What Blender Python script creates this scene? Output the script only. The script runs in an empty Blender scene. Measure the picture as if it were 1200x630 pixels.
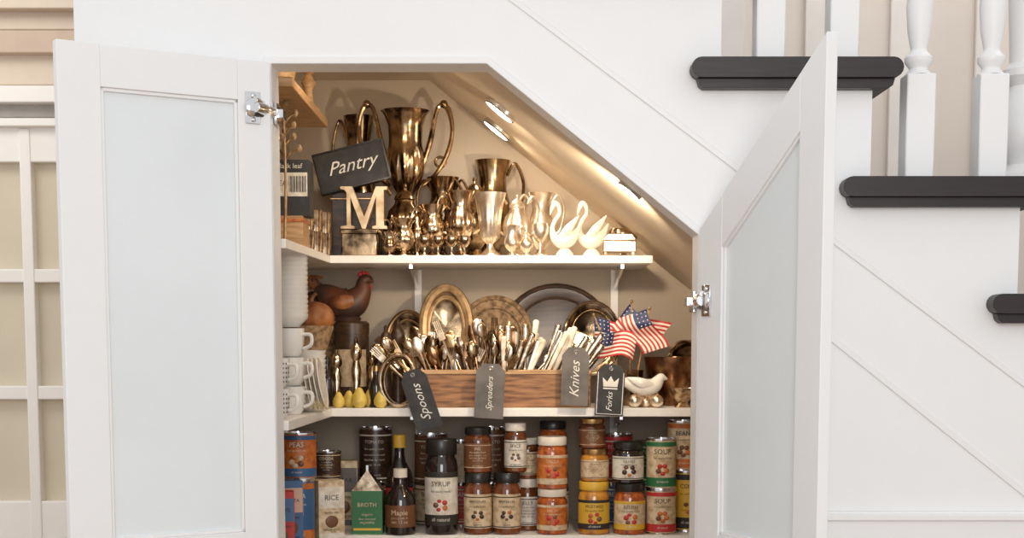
import bpy, math, random
from mathutils import Vector, Matrix
random.seed(7)
sc=bpy.context.scene
S=0.0018; F=1700.0; D=F*S; CZ=1.25; TH=math.radians(5.6); PY0=567.0
def P(px,py,d=0.0):
    xc=(px-600)/F; yc=-(py-PY0)/F
    dr=Vector((xc, math.cos(TH)+yc*math.sin(TH), -math.sin(TH)+yc*math.cos(TH)))
    t=(D+d)/dr.y
    return Vector((dr.x*t, d, CZ+dr.z*t))
def X(px,py,d): return P(px,py,d).x
def Z(py,d): return P(600,py,d).z
def K(d): return S*(D+d)/D
# ---------------- materials
MC={}
def mat(name,col,rough=0.5,metal=0.0,var=0.06,scale=18,trans=0.0,emit=0.0,col2=None,bump=0.0,coat=0.0,wood=False,alpha=1.0):
    if name in MC: return MC[name]
    m=bpy.data.materials.new(name); m.use_nodes=True
    nt=m.node_tree; b=nt.nodes['Principled BSDF']
    tc=nt.nodes.new('ShaderNodeTexCoord'); 
    nz=nt.nodes.new('ShaderNodeTexNoise'); nz.inputs['Scale'].default_value=scale; nz.inputs['Detail'].default_value=4
    mp=nt.nodes.new('ShaderNodeMapping')
    if wood: mp.inputs['Scale'].default_value=(1,6,9)
    nt.links.new(tc.outputs['Object'],mp.inputs['Vector']); nt.links.new(mp.outputs['Vector'],nz.inputs['Vector'])
    cr=nt.nodes.new('ShaderNodeValToRGB')
    c2=col2 if col2 else tuple(max(0,c*(1-var*2)) for c in col)
    cr.color_ramp.elements[0].color=(*c2,1); cr.color_ramp.elements[1].color=(*col,1)
    cr.color_ramp.elements[0].position=0.35; cr.color_ramp.elements[1].position=0.6
    nt.links.new(nz.outputs['Fac'],cr.inputs['Fac']); nt.links.new(cr.outputs['Color'],b.inputs['Base Color'])
    b.inputs['Roughness'].default_value=rough; b.inputs['Metallic'].default_value=metal
    if trans: b.inputs['Transmission Weight'].default_value=trans
    if coat: b.inputs['Coat Weight'].default_value=coat
    if alpha<1: b.inputs['Alpha'].default_value=alpha
    if emit:
        b.inputs['Emission Color'].default_value=(*col,1); b.inputs['Emission Strength'].default_value=emit
    if bump:
        bp=nt.nodes.new('ShaderNodeBump'); bp.inputs['Strength'].default_value=bump; bp.inputs['Distance'].default_value=0.002
        nt.links.new(nz.outputs['Fac'],bp.inputs['Height']); nt.links.new(bp.outputs['Normal'],b.inputs['Normal'])
    MC[name]=m; return m
WHITE=mat('paint_white',(.88,.885,.885),.45,var=.005)
DOORW=mat('door_paint',(.87,.88,.885),.35,var=.005)
TRIM=mat('trim_paint',(.87,.87,.87),.4,var=.005)
SHELF=mat('shelf_paint',(.86,.82,.76),.4,var=.02)
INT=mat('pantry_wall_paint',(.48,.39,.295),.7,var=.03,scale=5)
CEILM=mat('pantry_slope_lit_paint',(.72,.59,.44),.6,var=.04,scale=6)  # paler than the walls: the light beam on the slope is painted in
BEIGE=mat('stair_wall_paint',(.80,.71,.63),.7,var=.02,scale=4)
SLAT=mat('stair_slat_paint',(.86,.80,.74),.5,var=.02)
TREAD=mat('tread_dark_wood',(.016,.008,.007),.42,col2=(.008,.005,.004),scale=14,wood=True,bump=.2)
FLOORM=mat('floor_wood',(.42,.28,.17),.4,col2=(.30,.19,.11),scale=5,wood=True)
PANE=mat('frosted_pane',(.80,.85,.865),.2,var=.03,scale=2.5)
CHROME=mat('chrome',(.75,.75,.76),.15,1.0,var=.03)
SILV=mat('silver',(.78,.62,.44),.15,1.0,col2=(.22,.135,.075),scale=38,bump=.35)
SILVB=mat('silver_lit',(.97,.90,.79),.32,1.0,col2=(.70,.55,.40),scale=34,bump=.25)  # lit copy of the silver, lamp glare put into the colour
GOLD=mat('gold_leaf',(.66,.46,.25),.3,1.0,col2=(.36,.21,.10),scale=20)
DSILV=mat('tarnished_shaded_silver',(.48,.33,.19),.18,1.0,col2=(.055,.033,.018),scale=22,bump=.5)  # darker silver copy: tarnish plus brown shade put into the colour
SWANM=mat('swan_silver_glare',(.90,.82,.70),.2,var=.05,coat=.5)  # swans are silver; blown-out lamp light is painted in as pale colour
BLACK=mat('black_chalk',(.022,.02,.02),.6,col2=(.04,.038,.036),scale=30)
CHALK=mat('chalk',(.80,.77,.70),.9)
GREYT=mat('grey_slate',(.17,.15,.135),.7,col2=(.11,.10,.09))
WOOD=mat('crate_wood',(.36,.17,.065),.5,col2=(.13,.05,.018),scale=12,wood=True,bump=.3)
WOODL=mat('light_wood',(.55,.33,.16),.5,col2=(.36,.20,.08),scale=14,wood=True)
DWOOD=mat('dark_wood',(.07,.035,.018),.35,col2=(.03,.015,.008),scale=12,wood=True)
PORC=mat('porcelain',(.84,.81,.75),.15,var=.02,coat=.5)
IVORY=mat('ivory',(.86,.79,.66),.3,col2=(.56,.44,.28),scale=30)
RED=mat('red',(.50,.03,.025),.5); NAVY=mat('navy',(.02,.03,.11),.5); FW=mat('flag_white',(.80,.74,.64),.6)
YEL=mat('yellow',(.70,.42,.04),.45); ORG=mat('orange',(.58,.17,.03),.45,col2=(.36,.09,.02),scale=60); GRN=mat('green',(.025,.15,.05),.45)
BLUE=mat('blue',(.04,.12,.26),.4); CREAM=mat('cream_label',(.68,.54,.36),.6,col2=(.46,.32,.18),scale=70); LBLW=mat('white_label',(.74,.69,.60),.6,col2=(.56,.49,.38),scale=50)
INK=mat('ink',(.03,.025,.02),.6); BROWN=mat('brown',(.17,.07,.028),.4); LIDW=mat('lid_white',(.78,.71,.60),.35)
LIDB=mat('lid_black',(.02,.018,.016),.3); LIDG=mat('lid_gold',(.65,.42,.18),.3,1.0)
AMB=mat('amber_glass',(.20,.06,.018),.08,coat=.6,col2=(.06,.016,.006)); DGL=mat('dark_glass',(.02,.012,.01),.06,coat=.6)
SALSA=mat('salsa_fill',(.50,.12,.025),.12,col2=(.20,.04,.01),scale=60,coat=.6)
HONEY=mat('honey_fill',(.62,.28,.04),.1,col2=(.34,.12,.015),scale=30,coat=.6)
STRING=mat('twine',(.55,.42,.26),.8); PEAR=mat('pear_skin',(.76,.55,.12),.4,col2=(.5,.36,.06),scale=25)
PUMP=mat('pumpkin_skin',(.34,.12,.03),.5,col2=(.12,.035,.012)); DGRD=mat('dark_gourd_skin',(.05,.025,.017),.5,col2=(.12,.035,.015))
PINK=mat('pale_pink',(.62,.38,.28),.5)
LENS=mat('lamp_lens',(1,.95,.86),.4,emit=10)
TAN=mat('wicker',(.38,.24,.12),.7,col2=(.14,.08,.035),scale=70,bump=.6)
COP=mat('copper',(.46,.25,.13),.28,1.0,col2=(.14,.065,.03),scale=24,bump=.3)
# ---------------- mesh builder
def catmull(pts,n=6):
    pts=[Vector(p) for p in pts]; out=[]
    for i in range(len(pts)-1):
        p0=pts[max(i-1,0)];p1=pts[i];p2=pts[i+1];p3=pts[min(i+2,len(pts)-1)]
        for k in range(n):
            t=k/n
            out.append(.5*((2*p1)+(p2-p0)*t+(2*p0-5*p1+4*p2-p3)*t*t+(3*p1-p0-3*p2+p3)*t**3))
    out.append(pts[-1]); return out
TXT={}
def textgeo(s,shear=0.0):
    k=(s,shear)
    if k in TXT: return TXT[k]
    cu=bpy.data.curves.new('t','FONT'); cu.body=s; cu.size=1; cu.align_x='CENTER'; cu.align_y='CENTER'; cu.shear=shear; cu.resolution_u=2
    ob=bpy.data.objects.new('t',cu); sc.collection.objects.link(ob)
    bpy.context.view_layer.update()
    me=bpy.data.meshes.new_from_object(ob.evaluated_get(bpy.context.evaluated_depsgraph_get()))
    vs=[(v.co.x,v.co.y) for v in me.vertices]; fs=[tuple(p.vertices) for p in me.polygons]
    bpy.data.objects.remove(ob); bpy.data.meshes.remove(me)
    xs=[v[0] for v in vs]; w=max(xs)-min(xs) if xs else 1
    TXT[k]=(vs,fs,w); return TXT[k]
class MB:
    def __init__(s,name): s.name=name; s.v=[]; s.f=[]; s.fm=[]; s.mats=[]; s.M=Matrix.Identity(4)
    def mi(s,m):
        if m not in s.mats: s.mats.append(m)
        return s.mats.index(m)
    def add(s,vs,fs,m):
        o=len(s.v); s.v+= [s.M@Vector(v) for v in vs]
        i=s.mi(m)
        for f in fs: s.f.append([o+k for k in f]); s.fm.append(i)
    def box(s,x0,x1,y0,y1,z0,z1,m):
        vs=[(x,y,z) for x in(x0,x1) for y in(y0,y1) for z in(z0,z1)]
        s.add(vs,[(0,1,3,2),(4,6,7,5),(0,4,5,1),(2,3,7,6),(0,2,6,4),(1,5,7,3)],m)
    def prism(s,poly,y0,y1,m):
        n=len(poly); vs=[(p[0],y0,p[1]) for p in poly]+[(p[0],y1,p[1]) for p in poly]
        s.add(vs,[tuple(range(n)),tuple(range(2*n-1,n-1,-1))]+[(i,(i+1)%n,n+(i+1)%n,n+i) for i in range(n)],m)
    def hprism(s,pl,z0,z1,m):
        n=len(pl); vs=[(p[0],p[1],z0) for p in pl]+[(p[0],p[1],z1) for p in pl]
        s.add(vs,[tuple(range(n)),tuple(range(2*n-1,n-1,-1))]+[(i,(i+1)%n,n+(i+1)%n,n+i) for i in range(n)],m)
    def lathe(s,prof,m,c=(0,0,0),n=28,sq=1.0,flute=0,fa=.05,fz=(0,9)):
        cx,cy,cz=c; cur=m
        rows=[]; vs=[]
        for p in prof:
            rows.append(len(vs))
            for k in range(n):
                a=2*math.pi*k/n; r=max(p[0],1e-5)
                if flute and fz[0]<=p[1]<=fz[1]: r*=1-fa*abs(math.cos(flute*a/2))**2
                vs.append((cx+r*math.cos(a),cy+r*math.sin(a)*sq,cz+p[1]))
        o=len(s.v); s.v+=[s.M@Vector(v) for v in vs]
        for i in range(len(prof)-1):
            if len(prof[i])>2: cur=prof[i][2]
            mi=s.mi(cur)
            for k in range(n):
                a=o+rows[i]+k; b=o+rows[i]+(k+1)%n; c2=o+rows[i+1]+(k+1)%n; d2=o+rows[i+1]+k
                s.f.append([a,b,c2,d2]); s.fm.append(mi)
    def tube(s,pts,r,m,n=8,sm=6,flat=1.0):
        if isinstance(r,(int,float)): r=[r]*len(pts)
        if sm>1:
            path=catmull(pts,sm); rr=[v.x for v in catmull([(a,0,0) for a in r],sm)]
        else: path=[Vector(p) for p in pts]; rr=r
        vs=[];N=len(path); t0=(path[1]-path[0]).normalized()
        u=t0.orthogonal().normalized()
        if abs(t0.y)<.9: u=(Vector((0,1,0))-t0*t0.y).normalized()
        for i in range(N):
            t=(path[min(i+1,N-1)]-path[max(i-1,0)]).normalized()
            u=(u-t*u.dot(t)); u=u.normalized() if u.length>1e-6 else t.orthogonal().normalized()
            w=t.cross(u)
            for k in range(n):
                a=2*math.pi*k/n; vs.append(path[i]+u*math.cos(a)*max(rr[i],1e-5)*flat+w*math.sin(a)*max(rr[i],1e-5))
        fs=[(i*n+k,i*n+(k+1)%n,(i+1)*n+(k+1)%n,(i+1)*n+k) for i in range(N-1) for k in range(n)]
        fs+=[tuple(range(n-1,-1,-1)),tuple(range((N-1)*n,N*n))]
        s.add(vs,fs,m)
    def ell(s,c,r,m,n=16,k=10):
        M0=s.M; s.M=M0@Matrix.Translation(c)@Matrix.Diagonal((*r,1))
        s.lathe([(math.sin(math.pi*i/k),-math.cos(math.pi*i/k)) for i in range(k+1)],m,n=n); s.M=M0
    def torus(s,c,R,r,m,axis='y',sx=1,sz=1,n=36,a0=0,a1=360):
        pts=[]
        for i in range(n+1):
            a=math.radians(a0+(a1-a0)*i/n)
            if axis=='y': pts.append((c[0]+R*math.cos(a)*sx,c[1],c[2]+R*math.sin(a)*sz))
            else: pts.append((c[0]+R*math.cos(a)*sx,c[1]+R*math.sin(a)*sz,c[2]))
        s.tube(pts,r,m,sm=1)
    def patch(s,c,r,z0,z1,a0,a1,m,n=10):
        vs=[]
        for i in range(n+1):
            a=math.radians(-90+a0+(a1-a0)*i/n)
            for z in(z0,z1): vs.append((c[0]+r*math.cos(a),c[1]+r*math.sin(a),c[2]+z))
        s.add(vs,[(2*i,2*i+2,2*i+3,2*i+1) for i in range(n)],m)
    def ctext(s,txt,c,r,z,w,m,maxh=1):
        vs,fs,tw=textgeo(txt); k=min(w/tw,maxh)
        s.add([(c[0]+r*math.sin(v[0]*k/r),c[1]-r*math.cos(v[0]*k/r),c[2]+z+v[1]*k) for v in vs],fs,m)
    def ftext(s,txt,x,y,z,w,m,rot=0,shear=0,maxh=1,st=1.0):
        vs,fs,tw=textgeo(txt,shear); k=min(w/tw,maxh); ca,sa=math.cos(rot),math.sin(rot)
        s.add([(x+(v[0]*ca-v[1]*st*sa)*k,y,z+(v[0]*sa+v[1]*st*ca)*k) for v in vs],fs,m)
    def build(s,bevel=0,ang=40,mod=True):
        xs=[v.x for v in s.v];ys=[v.y for v in s.v];zs=[v.z for v in s.v]
        o=Vector(((min(xs)+max(xs))/2,(min(ys)+max(ys))/2,min(zs)))
        me=bpy.data.meshes.new(s.name); me.from_pydata([tuple(v-o) for v in s.v],[],s.f)
        for m in s.mats: me.materials.append(m)
        for i,p in enumerate(me.polygons): p.material_index=s.fm[i]; p.use_smooth=True
        import bmesh
        bm=bmesh.new(); bm.from_mesh(me); bmesh.ops.recalc_face_normals(bm,faces=bm.faces); bm.to_mesh(me); bm.free()
        me.set_sharp_from_angle(angle=math.radians(ang)); me.update()
        ob=bpy.data.objects.new(s.name,me); ob.location=o; sc.collection.objects.link(ob)
        if bevel:
            b=ob.modifiers.new('bev','BEVEL'); b.width=bevel; b.segments=2; b.limit_method='ANGLE'; b.angle_limit=math.radians(50)
        return ob
def xform(x,y,z,rz=0,ry=0,rx=0): return Matrix.Translation((x,y,z))@Matrix.Rotation(rz,4,'Z')@Matrix.Rotation(ry,4,'Y')@Matrix.Rotation(rx,4,'X')
# ---------------- key dims
OL=P(318,75).x; OT=P(318,75).z; OX2=P(570,75).x; OR=P(818,275).x; OS=P(818,275).z
WL=P(88,75).x; FB=.70; BK=1.05; WT=.09; PL=-.62; PR=OR+.16
slope=(OT-OS)/(OR-OX2)
R0=P(845,65).x; T0=P(908,66,-.045).z
RUN=P(1020,203).x-R0; RISE=P(908,65).z-P(1100,203).z
TT=P(908,65).z-P(908,100).z
nUp=4; nDn=7
# ---------------- stair wall with opening
poly=[(WL,0),(OL,0),(OL,OT),(OX2,OT),(OR,OS),(OR,0)]
xe=R0+RUN*(nDn)
poly.append((R0+RUN*nDn,0))
for i in range(nDn,-nUp,-1):
    xr=R0+RUN*(i+1) ; z=T0-RISE*i
    if i==nDn: continue
    poly.append((xr,z-TT)); poly.append((R0+RUN*i,z-TT))
poly2=[]
for p in poly:
    if not poly2 or (abs(poly2[-1][0]-p[0])+abs(poly2[-1][1]-p[1])>1e-5): poly2.append(p)
poly2.append((R0+RUN*(1-nUp),2.9)); poly2.append((WL,2.9))
w=MB('wall_front'); w.prism(poly2,0,WT,WHITE); w.build()
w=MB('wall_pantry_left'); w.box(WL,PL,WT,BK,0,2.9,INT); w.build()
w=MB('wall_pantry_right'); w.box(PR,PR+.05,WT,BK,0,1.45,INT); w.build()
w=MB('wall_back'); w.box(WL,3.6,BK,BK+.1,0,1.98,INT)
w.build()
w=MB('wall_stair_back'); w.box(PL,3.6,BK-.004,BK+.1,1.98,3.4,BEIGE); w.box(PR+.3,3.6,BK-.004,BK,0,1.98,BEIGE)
w.build()
w=MB('trim_1')
for i in range(12):
    x=R0-.33+i*.235; w.box(x,x+.07,BK-.018,BK-.004,1.2 if x>R0+RUN*1.4 else 1.99,3.3,SLAT)
w.build(.003)
c=MB('ceiling_pantry_slope')
off=.012
zA1=lambda x: OT-(x-OX2)*slope+off
zflat=1.97
xf=OX2-(zflat-OT-off)/slope
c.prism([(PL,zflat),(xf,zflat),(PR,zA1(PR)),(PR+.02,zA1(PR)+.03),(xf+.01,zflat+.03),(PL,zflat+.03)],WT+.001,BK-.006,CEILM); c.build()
f=MB('floor'); f.box(-4,4.5,-6,4,-.05,0,FLOORM); f.build()
w=MB('wall_left_room'); w.box(-4,WL,1.75,1.85,0,3.2,BEIGE); w.build()
def pb(b,x0,x1,y0,y1,d0,d1,m):
    b.box(X(x0,330,1.6),X(x1,330,1.6),d0,d1,Z(y1,d0),Z(y0,d0),m)
dm=MB('french_door')
GLS=mat('curtained_glass',(.66,.59,.45),.25,var=.04,scale=3)
DRM=mat('french_door_paint',(.86,.83,.79),.4,var=.01)
pb(dm,-130,84,150,900,1.64,1.66,GLS)
for x0,x1 in[(-130,-105),(-52,-38),(27,40),(73,86)]: pb(dm,x0,x1,150,900,1.6,1.68,DRM)
for y0,y1 in[(148,190),(315,331),(452,468),(587,900)]: pb(dm,-130,86,y0,y1,1.605,1.675,DRM)
dm.build(.004)
c=MB('trim_door_cornice')
GREIGE=mat('greige_trim',(.56,.43,.33),.5,var=.03); CRM=mat('cream_trim',(.66,.56,.45),.5,var=.02); GRY=mat('grey_trim',(.40,.37,.34),.5)
pb(c,-200,100,-60,35,1.62,1.75,CRM); pb(c,-200,100,-20,10,1.57,1.62,CRM); pb(c,-200,100,35,62,1.6,1.75,GREIGE); pb(c,-200,100,62,100,1.64,1.75,CRM)
pb(c,-200,100,100,120,1.56,1.75,DRM); pb(c,-200,100,120,138,1.6,1.75,GRY); pb(c,-200,100,138,148,1.58,1.75,DRM)
c.build(.004)
# ---------------- stairs
for i in range(1-nUp,nDn):
    z=T0-RISE*i; xl=R0+RUN*i; xr=xl+RUN; nose=P(1050,80).x-P(1020,80).x; ret=P(845,80).x-P(808,80).x
    t=MB('stair_tread')
    th1=TT*.68; r=th1/2; pr=[]
    for k in range(9):
        a=math.radians(-90+k*22.5); pr.append((xr+nose-r+r*math.cos(a), z-r+r*math.sin(a)))
    c2=nose-.014
    low=[(xr+c2-.012,z-TT),(xr+c2-.004,z-TT+.006),(xr+c2,z-th1)]
    t.prism([(xl,z-TT)]+low+pr[0:]+[(xl,z)],0,BK-.006,TREAD)
    pl=[]
    for k in range(9):
        a=math.radians(90+k*22.5); pl.append((xl-ret+r+r*math.cos(a), z-r+r*math.sin(a)))
    lowl=[(xl-ret+.014,z-th1),(xl-ret+.018,z-TT+.006),(xl-ret+.026,z-TT)]
    t.prism(pr+pl,-.045,-.0005,TREAD)
    t.prism(low+lowl,-.03,-.0005,TREAD)
    t.build(.003)
    s=MB('stair_riser'); s.box(xr-.02,xr,WT+.001,BK-.006,z-RISE,z-TT-.0005,TRIM); s.build()
def baluster(x,i,wd=.030,dd=.035):
    z=T0-RISE*i; b=MB('baluster'); sq=wd
    hb=.215; b.box(x-sq,x+sq,dd-sq,dd+sq,z+.0003,z+hb,WHITE)
    p=[(sq*.98,hb),(sq*.6,hb+.012),(sq*.95,hb+.026),(sq*.95,hb+.036),(sq*.55,hb+.05),(sq*.8,hb+.09),(sq*.92,hb+.14),(sq*.7,hb+.2),(sq*.5,hb+.26),(sq*.75,hb+.28),(sq*.75,hb+.29),(sq*.5,hb+.31),(sq*.55,hb+.45),(sq*.62,.78)]
    b.lathe(p,WHITE,(x,dd,z),n=20)
    b.box(x-sq*.8,x+sq*.8,dd-sq*.8,dd+sq*.8,z+.78,z+.895,WHITE)
    return b.build(.003)
for i in range(1-nUp,nDn):
    for fr in (.355,.84): baluster(R0+RUN*(i+fr)-.008,i)
b=MB('newel_post'); z=T0-RISE+.0003; x=X(1197,150,.2); dd=.2; 
b.box(x-.05,x+.05,dd-.05,dd+.05,z,z+.03,WHITE)
b.lathe([(.045,.03),(.03,.05),(.048,.08),(.055,.13),(.045,.18),(.028,.22),(.045,.24),(.045,.255),(.03,.27),(.04,.5),(.045,.9),(.06,.95),(.05,1.02),(0,1.05)],WHITE,(x,dd,z)); b.build()
h=MB('handrail')
sl=RISE/RUN
xa=R0-RUN*2.5; xb=R0+RUN*6.5; za=T0+1.08-sl*(xa-R0)-.4*RISE
h.prism([(xa,za),(xb,za-sl*(xb-xa)),(xb,za-sl*(xb-xa)+.05),(xa,za+.05)],.0,.07,TREAD); h.build(.01)
def strip(name,p,q,wd,th):
    a=P(*p); b_=P(*q); dv=(b_-a).normalized(); n=Vector((-dv.z,0,dv.x))*wd
    m=MB(name); m.prism([(a.x,a.z),(b_.x,b_.z),(b_.x+n.x,b_.z+n.z),(a.x+n.x,a.z+n.z)],-th,-.0002,TRIM); return m.build(.002)
strip('trim_2',(550,-34),(1260,499),.012,.0035)
strip('trim_3',(835,289),(1290,654),.014,.0035)
a=P(975,598); m=MB('baseboard_stair'); m.box(OR+.1,xe,-.012,-.0005,0,a.z,TRIM); m.box(OR+.1,xe,-.02,-.0005,a.z-.02,a.z-.005,TRIM); m.build(.003)
cs=MB('trim_opening_casing')
wd=.014
cs.prism([(OL-wd,0),(OL,0),(OL,OT),(OX2,OT),(OR,OS),(OR,0),(OR+wd,0),(OR+wd,OS+.008),(OX2+.005,OT+wd),(OL-wd,OT+wd)],-.006,-.0003,TRIM); cs.build(.0015)
# ---------------- doors
def door(name,hx,dv,nv,W,ztop_h,ztop_o,panel,zb=.05,th=.024):
    b=MB(name); dv=Vector((dv[0],dv[1],0)).normalized(); nv=Vector((nv[0],nv[1],0)).normalized()
    M=Matrix.Identity(4); M.col[0]=(*dv,0); M.col[1]=(*nv,0); M.col[2]=(0,0,1,0); M.col[3]=(hx,-.03,0,1)
    b.M=M; u0,u1,zp0,zph,zpo=panel
    m=DOORW
    topu=lambda u: ztop_h+(ztop_o-ztop_h)*u/W
    b.prism([(0,zb),(u0,zb),(u0,topu(u0)),(0,ztop_h)],0,th,m)
    b.prism([(u1,zb),(W,zb),(W,ztop_o),(u1,topu(u1))],0,th,m)
    b.prism([(u0,zph),(u1,zpo),(u1,topu(u1)),(u0,topu(u0))],0,th,m)
    b.prism([(u0,zp0-.10),(u1,zp0-.10),(u1,zp0),(u0,zp0)],0,th,m)
    b.prism([(u0,zb),(u1,zb),(u1,zb+.1),(u0,zb+.1)],0,th,m)
    b.prism([(u0-.003,zp0-.003),(u1+.003,zp0-.003),(u1+.003,zpo+.003),(u0-.003,zph+.003)],.010,.014,PANE)
    b.prism([(u0-.003,zb+.097),(u1+.003,zb+.097),(u1+.003,zp0-.097),(u0-.003,zp0-.097)],.010,.014,PANE)
    bd=.007
    b.prism([(u0,zp0),(u0+bd,zp0),(u0+bd,zph),(u0,zph)],.004,.0102,TRIM); b.prism([(u1-bd,zp0),(u1,zp0),(u1,zpo),(u1-bd,zpo)],.004,.0102,TRIM)
    b.prism([(u0,zp0),(u1,zp0),(u1,zp0+bd),(u0,zp0+bd)],.004,.0102,TRIM); b.prism([(u0,zph-bd),(u1,zpo-bd),(u1,zpo),(u0,zph)],.004,.0102,TRIM)
    b.M=Matrix.Identity(4); return b,M
zpan=Z(618,0)
bL,ML=door('cabinet_door',OL+.002,(-204,-130),(-.537,.843),240*S,OT-.002,OT-.002,(39*S,194*S,zpan,OT-46*S,OT-46*S))
obL=bL.build(.0015)
WR=240*S; thR=OS+.01; toR=OT-.022
s2=(toR-thR)/WR
u0=48*S;u1=196*S
bR,MR=door('cabinet_door',OR+.0,(94,-220),(.88,.376),WR,thR,toR,(u0,u1,zpan,thR+s2*u0-.105,thR+s2*u1-.105))
obR=bR.build(.0015)
def hinge(M,u,z,sx,jx):
    b=MB('door_hinge'); b.M=M
    b.box(u-.016,u+.016,-.004,-.0003,z-.032,z+.032,CHROME)
    M2=b.M; b.M=M@Matrix.Translation((u,-.004,z))@Matrix.Rotation(math.radians(90),4,'X')
    b.lathe([(0,0),(.019,0),(.019,.004),(.014,.008),(0,.008)],CHROME,n=20); b.M=M2
    for q in(-.024,.024): b.ell((u,-.005,z+q),(.005,.003,.005),CHROME)
    b.M=Matrix.Identity(4)
    a=M@Vector((u,-.012,z)); e=Vector((jx,.03,z))
    mid=(a+e)/2+Vector((0,-.012,0))
    b.tube([a,mid,e],[.012,.014,.010],CHROME,n=10)
    b.tube([a+Vector((0,0,.014)),mid+Vector((0,0,.010)),e+Vector((0,0,.006))],[.007,.007,.005],CHROME,n=8)
    b.tube([a-Vector((0,0,.012)),mid-Vector((0,0,.012)),e-Vector((0,0,.006))],[.006,.005,.005],LIDB,n=8)
    b.box(min(jx,jx+sx*.006),max(jx,jx+sx*.006),.012,.075,z-.022,z+.022,CHROME)
    b.box(min(jx,jx+sx*.018),max(jx,jx+sx*.018),.02,.07,z-.009,z+.009,CHROME)
    return b.build(.001)
hinge(ML,22*S,Z(131,0),1,OL+.0015)
hinge(MR,18*S,Z(353,0),-1,OR-.0015)
# ---------------- shelves
zA=Z(299,FB); zB=Z(478,FB); zC=Z(627,FB)
def shelf(z,th,xr,xl=-.487):
    b=MB('shelf_board'); b.hprism([(PL,.10),(xl,.10),(-.466,FB-.0005),(PL,FB-.0005)],z-th,z,SHELF); b.build(.0015)
    b=MB('shelf_board'); b.hprism([(PL,FB),(xr,FB),(xr,BK-.001),(PL,BK-.001)],z-th,z,SHELF); b.build(.0015)
xA=X(765,299,FB)
shelf(zA,.020,xA); shelf(zB,.022,PR-.001); shelf(zC,.022,PR-.001)
zT=Z(140,FB)
b=MB('shelf_board'); b.box(PL,-.469,.10,FB,zT-.02,zT,WOODL); b.build(.002)
b=MB('shelf_standard')
for px in(490,720):
    x=X(px,340,BK-.01)
    for zr in((.3,zC-.0225),(zC+.0005,zB-.0225),(zB+.0005,zA-.0205)): b.box(x-.010,x+.010,BK-.010,BK-.001,zr[0],zr[1],SHELF)
    for zz in(zA-.0205,zB-.0225,zC-.0225):
        vs=[]
        for xx in(x-.004,x+.004):
            vs+=[(xx,BK-.010,zz),(xx,FB+.05,zz),(xx,FB+.05,zz-.010),(xx,BK-.010,zz-.055)]
        b.add(vs,[(0,1,2,3),(7,6,5,4),(0,4,5,1),(1,5,6,2),(2,6,7,3),(3,7,4,0)],CHROME)
b.build()
# ---------------- vessels
URN=[(0,0),(.5,0),(.5,.03),(.36,.06),(.15,.11),(.12,.17),(.2,.2),(.3,.22),(.7,.33),(.92,.46),(.95,.55),(.85,.66),(.7,.74),(.68,.82),(.82,.93),(.95,1),(.9,1),(.66,.86),(.6,.7),(0,.6)]
POT=[(0,0),(.55,0),(.55,.04),(.4,.08),(.35,.12),(.7,.22),(.98,.38),(1,.5),(.85,.64),(.55,.73),(.5,.78),(.56,.80),(.5,.84),(.3,.90),(.1,.93),(.08,.95),(.12,.97),(.08,1),(0,1)]
CREAM_=[(0,0),(.5,0),(.5,.04),(.3,.09),(.25,.14),(.7,.28),(.85,.42),(.75,.58),(.55,.74),(.6,.86),(.85,1),(.8,1),(.52,.84),(.5,.7),(0,.4)]
JUL=[(0,0),(.6,0),(.6,.04),(.4,.08),(.2,.14),(.2,.2),(.45,.26),(.6,.3),(.72,.6),(.85,.85),(1,1),(.95,1),(.7,.7),(.5,.35),(0,.32)]
GOB=[(0,0),(.8,0),(.8,.04),(.3,.1),(.18,.2),(.2,.4),(.6,.5),(.95,.7),(1,.85),(.9,1),(.85,1),(.85,.7),(0,.5)]
PITCH=[(0,0),(.6,0),(.62,.03),(.45,.07),(.4,.1),(.75,.2),(.98,.33),(1,.45),(.85,.58),(.68,.7),(.66,.82),(.8,.95),(.86,1),(.8,1),(.6,.84),(.6,.7),(0,.4)]
TROPHY=[(0,0),(.75,0),(.75,.05),(.5,.09),(.2,.15),(.16,.3),(.25,.34),(.18,.38),(.3,.44),(.52,.50),(.70,.58),(.76,.66),(.72,.72),(.66,.76),(.64,.80),(.66,.90),(.80,.97),(.95,1),(.9,1),(.62,.9),(.56,.7),(0,.5)]
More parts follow.
